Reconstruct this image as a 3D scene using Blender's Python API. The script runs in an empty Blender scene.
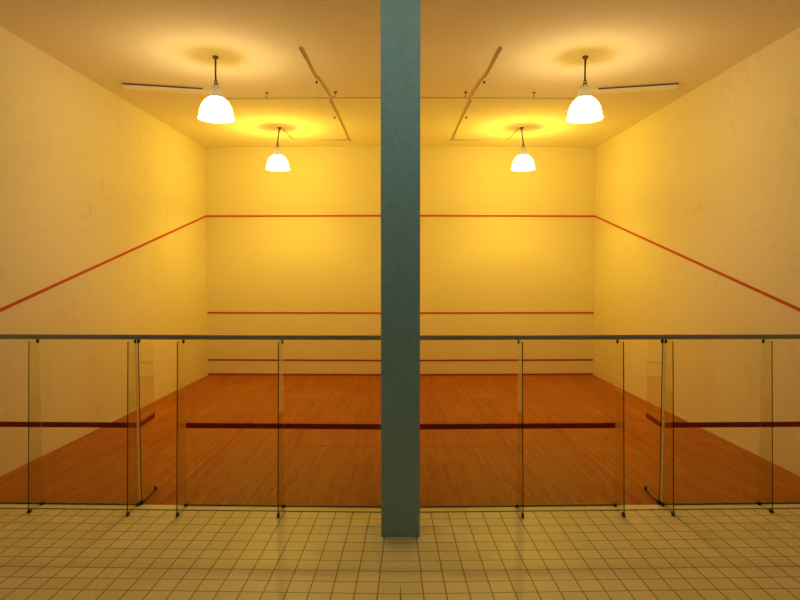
import bpy, bmesh, math, random
from mathutils import Vector, Matrix
random.seed(7)
C = bpy.context.scene.collection
SC = bpy.context.scene
PI = math.pi

# ---------------------------------------------------------------- geometry of the place (metres)
PSI = 0.0264            # each court is turned by this angle (they fan out slightly)
D0 = 17.355             # viewer to the front walls' meeting point
W = 5.576               # court width
H = 6.527               # ceiling height
L = 9.815               # front wall to glass wall
HC, TH, FPX = 2.958, 0.0448, 608.0
DIV = 0.12              # half thickness of the wall between the courts
CP, SP = math.cos(PSI), math.sin(PSI)


def wp(side, s, t, z=0.0):
    """court coordinates (s from the dividing wall, t from the front wall) -> world; side -1 left court, +1 right court"""
    return Vector((side * (s * CP + t * SP), D0 + s * SP - t * CP, z))


def s_div(t):
    """s of the dividing wall's face at distance t from the front wall"""
    return (DIV - t * SP) / CP


# ---------------------------------------------------------------- materials
def new_mat(name):
    m = bpy.data.materials.new(name)
    m.use_nodes = True
    nt = m.node_tree
    nt.nodes.clear()
    out = nt.nodes.new('ShaderNodeOutputMaterial')
    return m, nt, out


def N(nt, kind, **kw):
    n = nt.nodes.new(kind)
    for k, v in kw.items():
        if k in n.inputs:
            n.inputs[k].default_value = v
        else:
            setattr(n, k, v)
    return n


def plain(name, col, rough=0.6, metal=0.0, noise=0.0, nscale=20.0, bump=0.0):
    m, nt, out = new_mat(name)
    b = N(nt, 'ShaderNodeBsdfPrincipled', Roughness=rough, Metallic=metal)
    b.inputs['Base Color'].default_value = (*col, 1)
    nt.links.new(b.outputs[0], out.inputs[0])
    if noise or bump:
        tc = N(nt, 'ShaderNodeTexCoord')
        nz = N(nt, 'ShaderNodeTexNoise', Scale=nscale, Detail=6.0, Roughness=0.6)
        nt.links.new(tc.outputs['Object'], nz.inputs['Vector'])
        if noise:
            mx = N(nt, 'ShaderNodeMixRGB')
            mx.inputs[1].default_value = (*[c * (1 - noise) for c in col], 1)
            mx.inputs[2].default_value = (*[min(1, c * (1 + noise)) for c in col], 1)
            nt.links.new(nz.outputs[0], mx.inputs[0])
            nt.links.new(mx.outputs[0], b.inputs['Base Color'])
        if bump:
            bp = N(nt, 'ShaderNodeBump', Strength=bump, Distance=0.01)
            nt.links.new(nz.outputs[0], bp.inputs['Height'])
            nt.links.new(bp.outputs[0], b.inputs['Normal'])
    return m


def wall_paint(name, col, stain, amount, rough=0.6, spec=0.25):
    """old plaster paint: soft mottling, scuffed patches and small ball marks"""
    m, nt, out = new_mat(name)
    lk = nt.links.new
    tc = N(nt, 'ShaderNodeTexCoord')
    b = N(nt, 'ShaderNodeBsdfPrincipled', Roughness=rough)
    b.inputs['Specular IOR Level'].default_value = spec
    n1 = N(nt, 'ShaderNodeTexNoise', Scale=0.9, Detail=5.0, Roughness=0.62)
    n2 = N(nt, 'ShaderNodeTexNoise', Scale=5.5, Detail=7.0, Roughness=0.7)
    vo = N(nt, 'ShaderNodeTexVoronoi', Scale=3.2)
    for n in (n1, n2, vo):
        lk(tc.outputs['Object'], n.inputs['Vector'])
    r1 = N(nt, 'ShaderNodeMapRange')
    r1.inputs[1].default_value, r1.inputs[2].default_value = 0.46, 0.66
    lk(n1.outputs[0], r1.inputs[0])
    r2 = N(nt, 'ShaderNodeMapRange')
    r2.inputs[1].default_value, r2.inputs[2].default_value = 0.5, 0.72
    lk(n2.outputs[0], r2.inputs[0])
    mu = N(nt, 'ShaderNodeMath', operation='MULTIPLY')
    lk(r1.outputs[0], mu.inputs[0]); lk(r2.outputs[0], mu.inputs[1])
    # ball marks: small dots in a few voronoi cells
    lt = N(nt, 'ShaderNodeMath', operation='LESS_THAN'); lt.inputs[1].default_value = 0.035
    lk(vo.outputs['Distance'], lt.inputs[0])
    sep = N(nt, 'ShaderNodeSeparateColor')
    lk(vo.outputs['Color'], sep.inputs[0])
    gt = N(nt, 'ShaderNodeMath', operation='GREATER_THAN'); gt.inputs[1].default_value = 0.72
    lk(sep.outputs[0], gt.inputs[0])
    dm = N(nt, 'ShaderNodeMath', operation='MULTIPLY'); lk(lt.outputs[0], dm.inputs[0]); lk(gt.outputs[0], dm.inputs[1])
    dm2 = N(nt, 'ShaderNodeMath', operation='MULTIPLY'); dm2.inputs[1].default_value = 0.35; lk(dm.outputs[0], dm2.inputs[0])
    am = N(nt, 'ShaderNodeMath', operation='MULTIPLY'); am.inputs[1].default_value = amount; lk(mu.outputs[0], am.inputs[0])
    ad = N(nt, 'ShaderNodeMath', operation='MAXIMUM'); lk(am.outputs[0], ad.inputs[0]); lk(dm2.outputs[0], ad.inputs[1])
    mx = N(nt, 'ShaderNodeMixRGB')
    mx.inputs[1].default_value = (*col, 1); mx.inputs[2].default_value = (*stain, 1)
    lk(ad.outputs[0], mx.inputs[0])
    lk(mx.outputs[0], b.inputs['Base Color'])
    bp = N(nt, 'ShaderNodeBump', Strength=0.12, Distance=0.01)
    lk(n2.outputs[0], bp.inputs['Height']); lk(bp.outputs[0], b.inputs['Normal'])
    lk(b.outputs[0], out.inputs[0])
    return m


def wood_floor():
    m, nt, out = new_mat('strip_wood')
    lk = nt.links.new
    uv = N(nt, 'ShaderNodeUVMap'); uv.uv_map = 'UVMap'
    sx = N(nt, 'ShaderNodeSeparateXYZ'); lk(uv.outputs[0], sx.inputs[0])
    cb = N(nt, 'ShaderNodeCombineXYZ'); lk(sx.outputs[1], cb.inputs[0]); lk(sx.outputs[0], cb.inputs[1])
    br = N(nt, 'ShaderNodeTexBrick', offset=0.37, offset_frequency=2, squash=1.0)
    for k, v in (('Scale', 1.0), ('Mortar Size', 0.0016), ('Mortar Smooth', 0.3), ('Bias', 0.0), ('Brick Width', 1.35), ('Row Height', 0.062)):
        br.inputs[k].default_value = v
    br.inputs['Color1'].default_value = (*WOOD1, 1)
    br.inputs['Color2'].default_value = (*WOOD2, 1)
    br.inputs['Mortar'].default_value = (*WOODM, 1)
    lk(cb.outputs[0], br.inputs['Vector'])
    # grain stretched along the boards
    mp = N(nt, 'ShaderNodeMapping'); mp.inputs['Scale'].default_value = (2.2, 85.0, 1.0)
    lk(cb.outputs[0], mp.inputs[0])
    nz = N(nt, 'ShaderNodeTexNoise', Scale=1.0, Detail=6.0, Roughness=0.65); lk(mp.outputs[0], nz.inputs['Vector'])
    mr = N(nt, 'ShaderNodeMapRange'); mr.inputs[1].default_value, mr.inputs[2].default_value = 0.3, 0.7
    mr.inputs[3].default_value, mr.inputs[4].default_value = 0.66, 1.30
    lk(nz.outputs[0], mr.inputs[0])
    # worn, dirtier areas
    n2 = N(nt, 'ShaderNodeTexNoise', Scale=0.8, Detail=4.0, Roughness=0.6); lk(cb.outputs[0], n2.inputs['Vector'])
    m2 = N(nt, 'ShaderNodeMapRange'); m2.inputs[1].default_value, m2.inputs[2].default_value = 0.35, 0.65
    m2.inputs[3].default_value, m2.inputs[4].default_value = 0.93, 1.07
    lk(n2.outputs[0], m2.inputs[0])
    pr = N(nt, 'ShaderNodeMath', operation='MULTIPLY'); lk(mr.outputs[0], pr.inputs[0]); lk(m2.outputs[0], pr.inputs[1])
    vm = N(nt, 'ShaderNodeVectorMath', operation='SCALE')
    lk(br.outputs['Color'], vm.inputs[0]); lk(pr.outputs[0], vm.inputs['Scale'])
    b = N(nt, 'ShaderNodeBsdfPrincipled', Roughness=0.55)
    b.inputs['Specular IOR Level'].default_value = 0.12
    lk(vm.outputs[0], b.inputs['Base Color'])
    lk(b.outputs[0], out.inputs[0])
    return m


def tile_floor():
    m, nt, out = new_mat('cream_floor_tile')
    lk = nt.links.new
    uv = N(nt, 'ShaderNodeUVMap'); uv.uv_map = 'UVMap'
    br = N(nt, 'ShaderNodeTexBrick', offset=0.0, squash=1.0)
    for k, v in (('Scale', 1.0), ('Mortar Size', 0.006), ('Mortar Smooth', 0.1), ('Brick Width', 0.212), ('Row Height', 0.212)):
        br.inputs[k].default_value = v
    br.inputs['Color1'].default_value = (*TILE1, 1)
    br.inputs['Color2'].default_value = (*TILE2, 1)
    br.inputs['Mortar'].default_value = (*GROUT, 1)
    lk(uv.outputs[0], br.inputs['Vector'])
    nz = N(nt, 'ShaderNodeTexNoise', Scale=30.0, Detail=4.0); lk(uv.outputs[0], nz.inputs['Vector'])
    mr = N(nt, 'ShaderNodeMapRange'); mr.inputs[3].default_value, mr.inputs[4].default_value = 0.88, 1.1
    lk(nz.outputs[0], mr.inputs[0])
    vm = N(nt, 'ShaderNodeVectorMath', operation='SCALE'); lk(br.outputs['Color'], vm.inputs[0]); lk(mr.outputs[0], vm.inputs['Scale'])
    b = N(nt, 'ShaderNodeBsdfPrincipled', Roughness=0.4)
    lk(vm.outputs[0], b.inputs['Base Color'])
    bp = N(nt, 'ShaderNodeBump', Strength=0.4, Distance=0.004, invert=True); lk(br.outputs['Fac'], bp.inputs['Height'])
    lk(bp.outputs[0], b.inputs['Normal'])
    lk(b.outputs[0], out.inputs[0])
    return m


def glass(name, tint):
    """clear sheet glass: tinted see-through with a mirror reflection that grows at grazing angles"""
    m, nt, out = new_mat(name)
    lk = nt.links.new
    lw = N(nt, 'ShaderNodeLayerWeight', Blend=0.5)
    pw = N(nt, 'ShaderNodeMath', operation='POWER'); pw.inputs[1].default_value = 5.0
    lk(lw.outputs['Facing'], pw.inputs[0])
    ma = N(nt, 'ShaderNodeMath', operation='MULTIPLY_ADD'); ma.inputs[1].default_value = 0.96; ma.inputs[2].default_value = 0.035
    lk(pw.outputs[0], ma.inputs[0])
    tr = N(nt, 'ShaderNodeBsdfTransparent'); tr.inputs[0].default_value = (*tint, 1)
    gl = N(nt, 'ShaderNodeBsdfGlossy', Roughness=0.0); gl.inputs[0].default_value = (0.95, 0.97, 0.95, 1)
    mx = N(nt, 'ShaderNodeMixShader')
    lk(ma.outputs[0], mx.inputs[0]); lk(tr.outputs[0], mx.inputs[1]); lk(gl.outputs[0], mx.inputs[2])
    lk(mx.outputs[0], out.inputs[0])
    return m


def lamp_dome_mat():
    """glowing ribbed acrylic: gives off light itself and lets part of the bulb's light through"""
    m, nt, out = new_mat('glowing_acrylic')
    lk = nt.links.new
    em = N(nt, 'ShaderNodeEmission', Strength=DOME_E); em.inputs[0].default_value = (*DOME_COL, 1)
    tr = N(nt, 'ShaderNodeBsdfTransparent'); tr.inputs[0].default_value = (DOME_T, DOME_T, DOME_T, 1)
    ad = N(nt, 'ShaderNodeAddShader')
    lk(em.outputs[0], ad.inputs[0]); lk(tr.outputs[0], ad.inputs[1]); lk(ad.outputs[0], out.inputs[0])
    return m


# tunable looks
LAMP_COL = (1.0, 0.73, 0.076)
NEAR_COL = (1.0, 0.74, 0.46)
DOME_COL = (1.0, 0.70, 0.13)
DOME_E = 9.0
DOME_T = 0.42
GAL_W = 42.0
LAMP_W = 266.0
NEAR_W = 94.0
WORLD = (0.012, 0.013, 0.013)
WOOD1, WOOD2, WOODM = (0.45, 0.146, 0.003), (0.36, 0.099, 0.002), (0.13, 0.036, 0.002)
TILE1, TILE2, GROUT = (0.80, 0.66, 0.30), (0.74, 0.60, 0.26), (0.22, 0.12, 0.045)

M = {}
M['wall'] = wall_paint('cream_wall_paint', (0.82, 0.73, 0.48), (0.58, 0.50, 0.34), 0.55)
M['front'] = wall_paint('cream_front_wall_paint', (0.82, 0.73, 0.48), (0.68, 0.60, 0.44), 0.35)
M['ceil'] = wall_paint('cream_ceiling_paint', (0.90, 0.82, 0.62), (0.78, 0.69, 0.52), 0.3, 0.95, 0.05)
M['wood'] = wood_floor()
M['tile'] = tile_floor()
M['sill'] = plain('cream_sill', (0.84, 0.68, 0.28), 0.5, noise=0.08)
M['red'] = plain('red_court_line', (0.52, 0.045, 0.012), 0.5, noise=0.12, nscale=6)
M['tinred'] = plain('dark_red_court_line', (0.36, 0.02, 0.010), 0.5, noise=0.1, nscale=6)
M['floorred'] = plain('worn_red_floor_line', (0.40, 0.066, 0.006), 0.9, noise=0.25, nscale=5)
M['band'] = plain('dark_red_tape', (0.30, 0.003, 0.010), 0.5)
M['pillar'] = plain('grey_green_pillar_paint', (0.29, 0.50, 0.45), 0.6, noise=0.3, nscale=30, bump=0.35)
M['glass'] = glass('clear_pane_glass', (0.985, 0.98, 0.93))
M['finglass'] = glass('fin_glass', (0.93, 0.94, 0.85))
M['edge'] = plain('dark_glass_edge', (0.015, 0.022, 0.012), 0.25)
M['alu'] = plain('dull_bronze_aluminium', (0.40, 0.36, 0.27), 0.5, metal=0.3)
M['dark'] = plain('black_metal_fitting', (0.012, 0.010, 0.010), 0.45)
M['chan'] = plain('dark_bottom_channel', (0.07, 0.04, 0.018), 0.45)
M['seal'], _nt, _out = new_mat('translucent_edge_seal')
_t = N(_nt, 'ShaderNodeBsdfTranslucent'); _t.inputs[0].default_value = (0.9, 0.88, 0.8, 1)
_p = N(_nt, 'ShaderNodeBsdfTransparent'); _p.inputs[0].default_value = (0.95, 0.93, 0.88, 1)
_m = N(_nt, 'ShaderNodeMixShader'); _m.inputs[0].default_value = 0.5
_nt.links.new(_t.outputs[0], _m.inputs[1]); _nt.links.new(_p.outputs[0], _m.inputs[2]); _nt.links.new(_m.outputs[0], _out.inputs[0])
M['cap'] = plain('pale_grey_lamp_housing', (0.72, 0.70, 0.78), 0.5)
M['cord'] = plain('dark_brown_cord', (0.035, 0.018, 0.012), 0.6)
M['dome'] = lamp_dome_mat()
M['conduit'] = plain('cream_painted_conduit', (0.72, 0.61, 0.42), 0.55)
M['panel'] = plain('white_batten_panel', (0.95, 0.93, 0.95), 0.5)
M['panelshade'] = plain('shaded_batten_side', (0.10, 0.06, 0.05), 0.6)  # shade on the batten's near side, put into the colour
M['brown'] = plain('brown_metal', (0.16, 0.09, 0.04), 0.6)
M['joint'] = plain('ochre_joint_strip', (0.55, 0.43, 0.27), 0.7)


# ---------------------------------------------------------------- mesh helpers
def obj(name, bm, mat, parent=None, loc=None, smooth=False):
    bmesh.ops.recalc_face_normals(bm, faces=bm.faces)
    me = bpy.data.meshes.new(name)
    bm.to_mesh(me); bm.free()
    for mm in (mat if isinstance(mat, (list, tuple)) else [mat]):
        me.materials.append(mm)
    if smooth:
        for p in me.polygons:
            p.use_smooth = True
    o = bpy.data.objects.new(name, me)
    C.objects.link(o)
    if parent is not None:
        o.parent = parent
    if loc is not None:
        o.location = loc
    return o


def tag(o, label=None, cat=None, group=None, kind=None):
    if label: o['label'] = label
    if cat: o['category'] = cat
    if group: o['group'] = group
    if kind: o['kind'] = kind
    return o


def empty(name, side, s, t, z=0.0):
    """an Empty at court point (s, t); local x = away from the dividing wall (left) / towards it (right), local y = towards the viewer"""
    e = bpy.data.objects.new(name, None)
    e.empty_display_size = 0.1
    C.objects.link(e)
    e.location = wp(side, s, t, z)
    e.rotation_euler = (0, 0, PI + side * PSI)
    return e


def add_box(bm, x0, x1, y0, y1, z0, z1, mi=0, bevel=0.0):
    vs = [bm.verts.new((x, y, z)) for x in (x0, x1) for y in (y0, y1) for z in (z0, z1)]
    fs = []
    for a, b, c, d in ((0, 1, 3, 2), (4, 6, 7, 5), (0, 4, 5, 1), (2, 3, 7, 6), (0, 2, 6, 4), (1, 5, 7, 3)):
        f = bm.faces.new((vs[a], vs[b], vs[c], vs[d])); f.material_index = mi; fs.append(f)
    if bevel:
        es = list({e for f in fs for e in f.edges})
        bmesh.ops.bevel(bm, geom=es, offset=bevel, segments=2, affect='EDGES', profile=0.6)
    return fs


def box(x0, x1, y0, y1, z0, z1, bevel=0.0):
    bm = bmesh.new()
    add_box(bm, min(x0, x1), max(x0, x1), min(y0, y1), max(y0, y1), min(z0, z1), max(z0, z1), bevel=bevel)
    return bm


def prism(poly, up, uvs=None):
    """closed solid: polygon (list of Vectors) extruded by vector up; optional uv per bottom vertex"""
    bm = bmesh.new()
    a = [bm.verts.new(p) for p in poly]
    b = [bm.verts.new(Vector(p) + Vector(up)) for p in poly]
    n = len(poly)
    bm.faces.new(a); bm.faces.new(b)
    for i in range(n):
        j = (i + 1) % n
        bm.faces.new((a[i], a[j], b[j], b[i]))
    if uvs:
        lay = bm.loops.layers.uv.new('UVMap')
        d = {}
        for v, q in zip(a, uvs): d[v] = q
        for v, q in zip(b, uvs): d[v] = q
        for f in bm.faces:
            for lp in f.loops:
                lp[lay].uv = d[lp.vert]
    return bm


def lathe(profile, seg=40, cx=0, cy=0):
    bm = bmesh.new()
    rings = []
    for r, z in profile:
        if r < 1e-6:
            rings.append([bm.verts.new((cx, cy, z))])
        else:
            rings.append([bm.verts.new((cx + r * math.cos(2 * PI * k / seg), cy + r * math.sin(2 * PI * k / seg), z)) for k in range(seg)])
    for A, B in zip(rings, rings[1:]):
        for k in range(seg):
            j = (k + 1) % seg
            if len(A) == 1 and len(B) == 1: continue
            if len(A) == 1: bm.faces.new((A[0], B[k], B[j]))
            elif len(B) == 1: bm.faces.new((A[k], A[j], B[0]))
            else: bm.faces.new((A[k], A[j], B[j], B[k]))
    return bm


def tube(bm, pts, r, seg=8):
    pts = [Vector(p) for p in pts]
    rings = []
    for i, p in enumerate(pts):
        if i == 0: d = pts[1] - p
        elif i == len(pts) - 1: d = p - pts[i - 1]
        else: d = (pts[i + 1] - p).normalized() + (p - pts[i - 1]).normalized()
        d.normalize()
        u = d.orthogonal() if i == 0 else (rings[-1][1] - d * rings[-1][1].dot(d))
        u.normalize(); v = d.cross(u)
        rings.append(([bm.verts.new(p + (u * math.cos(2 * PI * k / seg) + v * math.sin(2 * PI * k / seg)) * r) for k in range(seg)], u))
    for (A, _), (B, _) in zip(rings, rings[1:]):
        for k in range(seg):
            j = (k + 1) % seg
            bm.faces.new((A[k], A[j], B[j], B[k]))
    bm.faces.new(rings[0][0]); bm.faces.new(list(reversed(rings[-1][0])))
    return bm


def ring(bm, R, r, cz, cy=0, seg=16, s2=6):
    rows = []
    for i in range(seg):
        a = 2 * PI * i / seg
        rows.append([bm.verts.new(((R + r * math.cos(2 * PI * k / s2)) * math.cos(a), cy + r * math.sin(2 * PI * k / s2), cz + (R + r * math.cos(2 * PI * k / s2)) * math.sin(a))) for k in range(s2)])
    for i in range(seg):
        A, B = rows[i], rows[(i + 1) % seg]
        for k in range(s2):
            j = (k + 1) % s2
            bm.faces.new((A[k], A[j], B[j], B[k]))


# ---------------------------------------------------------------- the setting
T_END = 13.2            # side walls and gallery floor run this far from the front wall
trim_no = [0]


def trim(bm, mat, label):
    trim_no[0] += 1
    return tag(obj('trim_%d' % trim_no[0], bm, mat), label, 'court line' if 'line' in label else 'trim', kind='structure')


for side in (-1, 1):
    LR = 'left' if side < 0 else 'right'
    # wooden court floor
    pl = [(s_div(0), 0), (W, 0), (W, L), (s_div(L), L)]
    bm = prism([wp(side, s, t, 0) for s, t in pl], (0, 0, -0.12), [(s, t) for s, t in pl])
    tag(obj('floor', bm, M['wood']), 'orange brown strip wood floor of the %s court' % LR, 'floor', kind='structure')
    # gallery floor, cream tiles (meets the other half on the centre line)
    T1 = 9.965
    g = [(-T1 * SP / CP, T1), (W + 0.15, T1), (W + 0.15, T_END + 4.0), (-(T_END + 4.0) * SP / CP, T_END + 4.0)]
    bm = prism([wp(side, s, t, 0) for s, t in g], (0, 0, -0.12), [(s - 0.11, t - T1) for s, t in g])
    tag(obj('floor', bm, M['tile']), 'cream square tiled gallery floor in front of the %s court' % LR, 'floor', kind='structure')
    # sill under the glass wall
    g = [(-L * SP / CP, L), (W, L), (W, T1), (-T1 * SP / CP, T1)]
    bm = prism([wp(side, s, t, -0.12) for s, t in g], (0, 0, 0.125))
    tag(obj('trim_sill_' + LR, bm, M['sill']), 'cream sill strip under the glass wall of the %s court' % LR, 'sill', kind='structure')
    jg = [(-T1 * SP / CP, T1 - 0.006), (W, T1 - 0.006), (W, T1 + 0.012), (-T1 * SP / CP, T1 + 0.012)]
    tag(obj('trim_joint_' + LR, prism([wp(side, s, t, 0.002) for s, t in jg], (0, 0, 0.004)), M['brown']), 'dark joint between sill and tiles of the %s half' % LR, 'trim', kind='structure')
    # side wall
    g = [(W, -0.15), (W + 0.15, -0.15), (W + 0.15, T_END), (W, T_END)]
    bm = prism([wp(side, s, t, 0) for s, t in g], (0, 0, H))
    tag(obj('wall_' + LR, bm, M['wall']), 'scuffed cream %s side wall with a sloping red line' % LR, 'wall', kind='structure')
    # front wall (up to the centre line)
    p = [wp(side, W, 0), wp(side, W, -0.15), Vector((0, D0 + 0.15, 0)), Vector((0, D0 + 0.0, 0))]
    bm = prism([Vector((q.x, q.y, 0)) for q in p], (0, 0, H))
    tag(obj('wall_front_' + LR, bm, M['front']), 'cream front wall of the %s court crossed by red lines' % LR, 'wall', kind='structure')
    # court lines on the front wall
    for z0, z1, mk, nm in ((4.55, 4.60, 'red', 'high red out line across the front wall'), (1.78, 1.83, 'red', 'red service line across the middle of the front wall'),
                           (0.415, 0.463, 'tinred', 'dark red line along the top of the tin on the front wall'), (0.0, 0.05, 'tinred', 'dark red line along the foot of the front wall')):
        g = [(s_div(0.004), 0.0), (W - 0.002, 0.0), (W - 0.002, 0.006), (s_div(0.004), 0.006)]
        bm = prism([wp(side, s, t, z0) for s, t in g], (0, 0, z1 - z0))
        trim(bm, M[mk], nm + ' of the %s court' % LR)
    # sloping out line on the side wall
    a = [wp(side, W, 0.0, 4.55), wp(side, W, 9.75, 2.13), wp(side, W, 9.75, 2.182), wp(side, W, 0.0, 4.602)]
    inward = wp(side, W - 0.006, 0) - wp(side, W, 0)
    trim(prism(a, inward), M['red'], 'red out line sloping down the %s side wall' % LR)
    # lines on the floor
    def fl(s0, s1, t0, t1, nm):
        g = [(s0, t0), (s1, t0), (s1, t1), (s0, t1)]
        trim(prism([wp(side, s, t, 0.0) for s, t in g], (0, 0, 0.002)), M['floorred'], nm)
    fl(s_div(5.49), W - 0.006, 5.46, 5.51, 'red short line across the floor of the %s court' % LR)
    fl(2.78, 2.83, 5.51, L - 0.05, 'red half court line running to the glass of the %s court' % LR)
    fl(4.03, W - 0.006, 7.09, 7.14, 'red service box back line beside the %s side wall' % LR)
    fl(4.03, 4.08, 5.51, 7.09, 'red service box side line nearer the %s side wall' % LR)
    fl(s_div(7.14), 1.66, 7.09, 7.14, 'red service box back line near the pillar in the %s court' % LR)
    fl(1.61, 1.66, 5.51, 7.09, 'red service box side line near the pillar in the %s court' % LR)

# wall between the courts, seen edge-on behind the pillar
bm = box(-DIV, DIV, D0 - L + 0.1, D0, 0, H)
tag(obj('wall_middle', bm, M['wall']), 'cream dividing wall between the two courts behind the pillar', 'wall', kind='structure')
# ceiling over both courts
p = [wp(-1, W, -0.15), Vector((0, D0 + 0.15, 0)), wp(1, W, -0.15), wp(1, W + 0.1, T_END), wp(-1, W + 0.1, T_END)]
bm = prism([Vector((q.x, q.y, H)) for q in p], (0, 0, 0.15))
tag(obj('ceiling', bm, M['ceil']), 'cream painted ceiling over both courts', 'ceiling', kind='structure')
# joint strips across the ceiling
for side in (-1, 1):
    LR = 'left' if side < 0 else 'right'
    g = [(s_div(4.8), 4.79), (3.75, 4.79), (3.75, 4.815), (s_div(4.8), 4.815)]
    bm = prism([wp(side, s, t, H - 0.012) for s, t in g], (0, 0, 0.012))
    tag(obj('trim_ceiling_joint_' + LR, bm, M['joint']), 'thin brown joint strip across the ceiling of the %s court' % LR, 'trim', kind='structure')

# the pillar
bm = box(-0.216, 0.216, 6.69, 7.15, 0, H, bevel=0.006)
tag(obj('pillar', bm, M['pillar']), 'square grey green painted pillar in the middle of the view', 'pillar', kind='structure')


# ---------------------------------------------------------------- pendant lamps
Z_RIM = 5.505


def make_lamp(side, s, t, label, watts, col, lean=0.0):
    root = empty('pendant_lamp', side, s, t, 0)
    root.location.z = H
    tag(root, label, 'lamp', 'pendant lamps under the ceiling')
    z = Z_RIM - H
    dx = -side * lean
    prof = [(0.286, 0.0), (0.291, 0.010), (0.283, 0.024), (0.279, 0.05), (0.271, 0.11), (0.255, 0.175), (0.230, 0.235), (0.195, 0.287), (0.152, 0.325), (0.118, 0.345)]
    bm = lathe([(r, z + h) for r, h in prof], 48, dx)
    sh = obj('lamp_shade', bm, M['dome'], root, smooth=True)
    bm = lathe([(0.284, z + 0.004), (0.294, z + 0.0), (0.297, z + 0.011), (0.287, z + 0.018), (0.284, z + 0.004)], 48, dx)
    obj('rim', bm, M['dome'], sh, smooth=True)
    bm = lathe([(0.0, z + 0.338), (0.128, z + 0.338), (0.132, z + 0.352), (0.118, z + 0.364), (0.112, z + 0.38), (0.109, z + 0.50), (0.100, z + 0.522), (0.04, z + 0.532), (0.0, z + 0.532)], 36, dx)
    obj('housing', bm, M['cap'], root)
    bm = bmesh.new()
    ring(bm, 0.026, 0.011, z + 0.56)
    ring(bm, 0.022, 0.009, z + 0.61, 0)
    for v in bm.verts: v.co.x += dx
    obj('hook', bm, M['cord'], root, smooth=True)
    bm = bmesh.new()
    tube(bm, [(dx, 0, z + 0.62), (dx * 0.8 + 0.004, 0, z + 0.72), (0.0, 0, -0.03)], 0.015, 8)
    obj('cord', bm, M['cord'], root, smooth=True)
    bm = lathe([(0.0, -0.045), (0.03, -0.045), (0.045, -0.03), (0.05, 0.0), (0.0, 0.0)], 20)
    obj('ceiling_rose', bm, M['brown'], root, smooth=True)
    lt = bpy.data.lights.new('lamp_glow', 'POINT')
    lt.energy = watts; lt.color = col; lt.shadow_soft_size = 0.075
    lo = bpy.data.objects.new('lamp_glow', lt); C.objects.link(lo); lo.parent = root
    lo.location = (dx, 0, z + 0.168)
    return root


# ---------------------------------------------------------------- glass wall
def pane(bm, x0, x1, y0, y1, z0, z1, edges=(), top_y1=None):
    """sheet of glass; the narrow faces named in edges ('x0', 'y1' ...) take material 1 (dark ground edge); top_y1 tapers it"""
    fs = add_box(bm, x0, x1, y0, y1, z0, z1)
    for f in fs:
        c = f.calc_center_median()
        tags = {'x0': abs(c.x - x0), 'x1': abs(c.x - x1), 'y0': abs(c.y - y0), 'y1': abs(c.y - y1), 'z0': abs(c.z - z0), 'z1': abs(c.z - z1)}
        k = min(tags, key=tags.get)
        f.material_index = 1 if k in edges else 0
    if top_y1 is not None:
        for v in bm.verts:
            if abs(v.co.y - y1) < 1e-6 and abs(v.co.z - z1) < 1e-6:
                v.co.y = top_y1


GH = 2.118          # top of the glass
BZ0, BZ1 = 0.998, 1.066   # red marking band
G_T = L + 0.006


def make_panel(side, s0, s1, label):
    w = s1 - s0
    root = empty('glass_partition', side, (s0 + s1) / 2, G_T, 0)
    tag(root, label, 'glass panel', 'fixed glass panels of the back walls', 'thing')
    h = w / 2 - 0.001
    bm = bmesh.new(); pane(bm, -h, h, -0.006, 0.006, 0.018, GH, ('z0',))
    obj('pane', bm, [M['glass'], M['edge']], root)
    obj('marking_band', box(-h, h, 0.0065, 0.0080, BZ0, BZ1), M['band'], root)
    obj('bottom_channel', box(-h, h, -0.012, 0.012, 0.005, 0.020), M['chan'], root)
    return root


def make_fin(side, s, label, length=0.345, ds=0.0):
    root = empty('glass_fin', side, s, G_T + 0.008, 0)
    tag(root, label, 'glass fin', 'glass fins bracing the back walls')
    root.rotation_euler.z -= -side * math.atan2(ds, length)
    bm = bmesh.new(); pane(bm, -0.006, 0.006, 0.004, length, 0.012, 2.119, ('y1',), 0.66 * length)
    obj('pane', bm, [M['finglass'], M['edge']], root)
    obj('top_clamp', box(-0.012, 0.012, 0.004, 0.030, 2.075, 2.120, 0.003), M['dark'], root)
    b = obj('bottom_clamp', box(-0.017, 0.017, 0.004, 0.045, 0.005, 0.045, 0.004), M['dark'], root)
    obj('foot', box(-0.012, 0.012, length - 0.05, length + 0.006, 0.0, 0.045, 0.003), M['dark'], root)
    return root


def make_rail(side, label):
    root = empty('top_rail', side, 2.7, G_T, 0)
    tag(root, label, 'rail', 'top rails of the glass walls')
    m = -side
    x0 = m * (s_div(L) - 0.0 - 2.7); x1 = m * (W - 0.003 - 2.7)
    obj('rail_bar', box(x0, x1, -0.026, 0.026, GH + 0.004, GH + 0.062, 0.003), M['alu'], root)
    return root


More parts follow.
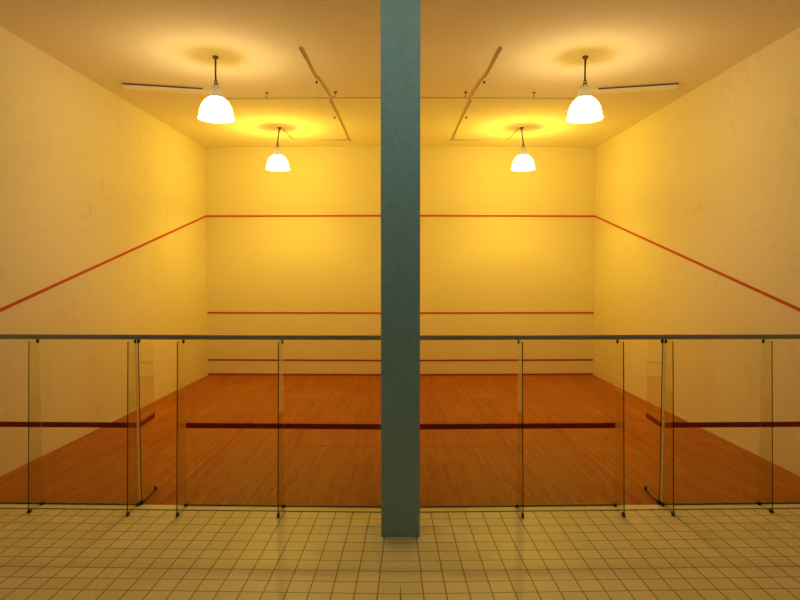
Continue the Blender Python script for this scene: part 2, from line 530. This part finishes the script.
def make_door(side, label):
    """frameless door leaf, swung open into the court; hinge at s=3.03"""
    root = empty('door_1' if side < 0 else 'door_2', side, 3.045, G_T - 0.01, 0)
    tag(root, label, 'door', kind='structure')
    m = -side
    root.rotation_euler.z += m * 0.085
    # leaf runs from the hinge towards the front wall (local -y)
    Wd = 0.53
    lean = 0.0
    bm = bmesh.new(); pane(bm, -0.006, 0.006, -Wd, 0.0, 0.03, GH - 0.03, ('y1',))
    for v in bm.verts:
        v.co.x += m * lean * (v.co.z / GH)
    obj('leaf', bm, [M['glass'], M['edge']], root)
    bm = box(-0.0085, 0.0085, -Wd, -0.0, BZ0, BZ1)
    for v in bm.verts:
        v.co.x += m * lean * (v.co.z / GH)
    obj('marking_band', bm, M['band'], root)
    bm = box(m * 0.008, m * 0.034, 0.0, 0.012, 0.03, GH - 0.03)
    for v in bm.verts:
        v.co.x += m * lean * (v.co.z / GH)
    obj('edge_seal', bm, M['seal'], root)
    obj('bottom_pivot', box(-0.02, 0.02, -0.05, 0.012, 0.005, 0.055, 0.004), M['dark'], root)
    obj('top_pivot', box(-0.013, 0.013, -0.04, 0.008, GH - 0.045, GH, 0.003), M['dark'], root)
    obj('bottom_rail', box(-0.007, 0.007, -Wd, -0.05, 0.016, 0.029), M['chan'], root)
    obj('corner_fitting', box(-0.015, 0.015, -Wd - 0.008, -Wd + 0.025, 0.008, 0.058, 0.004), M['dark'], root)
    return root


# ---------------------------------------------------------------- ceiling fittings
def path_local(side, s0, t0, pts):
    m = -side
    return [(m * (s - s0), t - t0, z) for s, t, z in pts]


def make_conduit(side, label):
    LRs = -side
    s0, t0 = 1.36, 3.0
    root = empty('conduit', side, s0, t0, H)
    tag(root, label, 'conduit', 'conduits along the ceilings')
    bm = bmesh.new()
    tube(bm, path_local(side, s0, t0, [(1.37, 0.92, -0.014), (1.345, 3.3, -0.014), (1.335, 4.70, -0.014)]), 0.015)
    obj('far_run', bm, M['conduit'], root, smooth=True)
    bm = bmesh.new()
    tube(bm, path_local(side, s0, t0, [(1.315, 4.86, -0.016), (1.33, 5.5, -0.016), (1.35, 6.0, -0.016), (1.40, 6.25, -0.016), (1.40, 7.6, -0.016)]), 0.017)
    obj('near_run', bm, M['conduit'], root, smooth=True)
    for s, t in ((1.41, 5.87), (1.425, 3.27)):
        x, y, _ = path_local(side, s0, t0, [(s, t, 0)])[0]
        bm = lathe([(0.0, -0.036), (0.015, -0.036), (0.02, -0.02), (0.02, 0.0), (0, 0)], 12, x, y)
        obj('saddle', bm, M['dark'], root)
    x, y, _ = path_local(side, s0, t0, [(1.37, 0.90, 0)])[0]
    bm = box(x - 0.045, x + 0.045, y - 0.045, y + 0.045, -0.06, 0.0, 0.006)
    obj('junction_box', bm, M['conduit'], root)
    return root


def make_cable(side, label):
    s0, t0 = 2.9, 0.9
    root = empty('ceiling_cable', side, s0, t0, H)
    tag(root, label, 'cable', 'lamp cables on the ceilings')
    pts = [(2.86, 2.22, -0.016), (2.86, 1.75, -0.016), (2.88, 1.30, -0.016), (2.86, 1.05, -0.016), (2.78, 0.94, -0.016), (2.6, 0.91, -0.016), (1.42, 0.90, -0.016)]
    obj('cable', tube(bmesh.new(), path_local(side, s0, t0, pts), 0.014), M['conduit'], root, smooth=True)
    return root


def make_batten(side, label):
    """flat unlit panel fixed under the ceiling between side wall and lamp"""
    a = (5.10, 5.89); b = (3.66, 5.52)
    cs, ct = (a[0] + b[0]) / 2, (a[1] + b[1]) / 2
    root = empty('ceiling_batten', side, cs, ct, H)
    tag(root, label, 'batten', 'unlit battens on the ceilings')
    m = -side
    ln = math.hypot(a[0] - b[0], a[1] - b[1])
    ang = math.atan2(a[1] - b[1], a[0] - b[0]) * m
    root.rotation_euler.z += ang
    h = ln / 2
    obj('body', box(-h, h, -0.29, -0.012, -0.040, 0.0, 0.004), M['panel'], root)
    obj('side_shade_strip', box(-h + 0.02, h - 0.02, -0.0115, 0.0, -0.026, -0.004), M['panelshade'], root)  # thin strip coloured dark as the unlit near face
    for q in (-0.25, 0.28):
        obj('clip', box(q * ln - 0.012, q * ln + 0.012, -0.36, -0.29, -0.03, 0.0), M['panel'], root)
    obj('lead', tube(bmesh.new(), [(-m * h, -0.10, -0.03), (-m * (h + 0.10), -0.13, -0.02), (-m * (h + 0.17), -0.26, -0.018)], 0.012), M['panel'], root, smooth=True)
    return root


def make_hook(side, s, t, label):
    root = empty('ceiling_hook', side, s, t, H)
    tag(root, label, 'hook', 'small hooks under the ceilings')
    bm = lathe([(0, -0.02), (0.028, -0.02), (0.034, 0.0), (0, 0)], 14)
    obj('base_plate', bm, M['brown'], root)
    bm = bmesh.new(); tube(bm, [(0, 0, -0.018), (0, 0, -0.075), (0.018, 0, -0.10), (0.034, 0, -0.085)], 0.007, 6)
    obj('hook_bar', bm, M['brown'], root, smooth=True)
    return root


FINS = (4.310, 3.068, 2.457, 1.212)
for side in (-1, 1):
    LR = 'left' if side < 0 else 'right'
    OUT = LR
    make_lamp(side, 2.865, 7.22, 'glowing dome pendant lamp hanging nearest the viewer in the %s court' % LR, NEAR_W, NEAR_COL)
    make_lamp(side, 2.916, 2.305, 'smaller looking glowing dome pendant lamp near the front wall of the %s court' % LR, LAMP_W, LAMP_COL, 0.05)
    make_panel(side, 4.311, W - 0.004, 'glass panel against the %s side wall with a dark red band' % LR)
    make_panel(side, 3.083, 4.309, 'glass panel with red band between the outer fin and open door of the %s court' % LR)
    make_panel(side, 1.213, 2.452, 'glass panel with red band just on the pillar side of the %s doorway' % LR)
    make_panel(side, s_div(L) + 0.004, 1.211, 'glass panel with red band running behind the pillar from the %s court' % LR)
    make_fin(side, FINS[0], 'upright glass fin nearest the %s side wall' % LR, 0.29, 0.0)
    make_fin(side, FINS[1], 'upright glass fin at the hinge side of the open door, %s court' % LR, 0.345, -0.015)
    make_fin(side, FINS[2], 'upright glass fin at the pillar side of the doorway, %s court' % LR, 0.345, -0.012)
    make_fin(side, FINS[3], 'upright glass fin nearest the pillar in the %s court' % LR)
    make_rail(side, 'dull metal top rail along the glass wall of the %s court' % LR)
    make_door(side, 'frameless glass door swung open into the %s court' % LR)
    make_conduit(side, 'straight conduit running along the ceiling of the %s court to the front wall' % LR)
    make_cable(side, 'thin cable curving over the ceiling to the far lamp of the %s court' % LR)
    make_batten(side, 'long pale ceiling batten between %s side wall and nearest lamp' % LR)
    make_hook(side, 2.51, 5.2, 'small ceiling hook between the two lamps of the %s court' % LR)
    make_hook(side, 1.15, 5.2, 'small ceiling hook between conduit and pillar in the %s court' % LR)

# ---------------------------------------------------------------- dim world, added gallery fill lights, camera
w = bpy.data.worlds.new('World'); SC.world = w
w.use_nodes = True
bg = w.node_tree.nodes.get('Background')
bg.inputs[0].default_value = (*WORLD, 1)
bg.inputs[1].default_value = 1.0

for gx in (-1.7, 1.7):          # unseen cool lights, added above and in front of the pillar to light it
    gl = bpy.data.lights.new('gallery_fill_light', 'POINT')
    gl.energy = GAL_W; gl.color = (0.88, 1.0, 0.97); gl.shadow_soft_size = 0.12
    go = bpy.data.objects.new('gallery_fill_light', gl); C.objects.link(go)
    go.location = (gx, 4.3, 5.95)

cam = bpy.data.cameras.new('Camera')
cam.sensor_width = 36.0
cam.lens = 36.0 * FPX / 800.0
co = bpy.data.objects.new('Camera', cam); C.objects.link(co)
co.location = (0, 0, HC)
co.rotation_euler = (PI / 2 - TH, 0, 0)
cam.shift_x = -0.0006
SC.camera = co

vs = SC.view_settings
vs.view_transform = 'Standard'
vs.look = 'None'
vs.gamma = 1.0
vs.use_curve_mapping = False
vs.exposure = 0.0
SC.cycles.transparent_max_bounces = 24
SC.cycles.max_bounces = 14
SC.cycles.diffuse_bounces = 8
SC.cycles.caustics_reflective = False
SC.cycles.caustics_refractive = False
SC.cycles.sample_clamp_indirect = 4.0
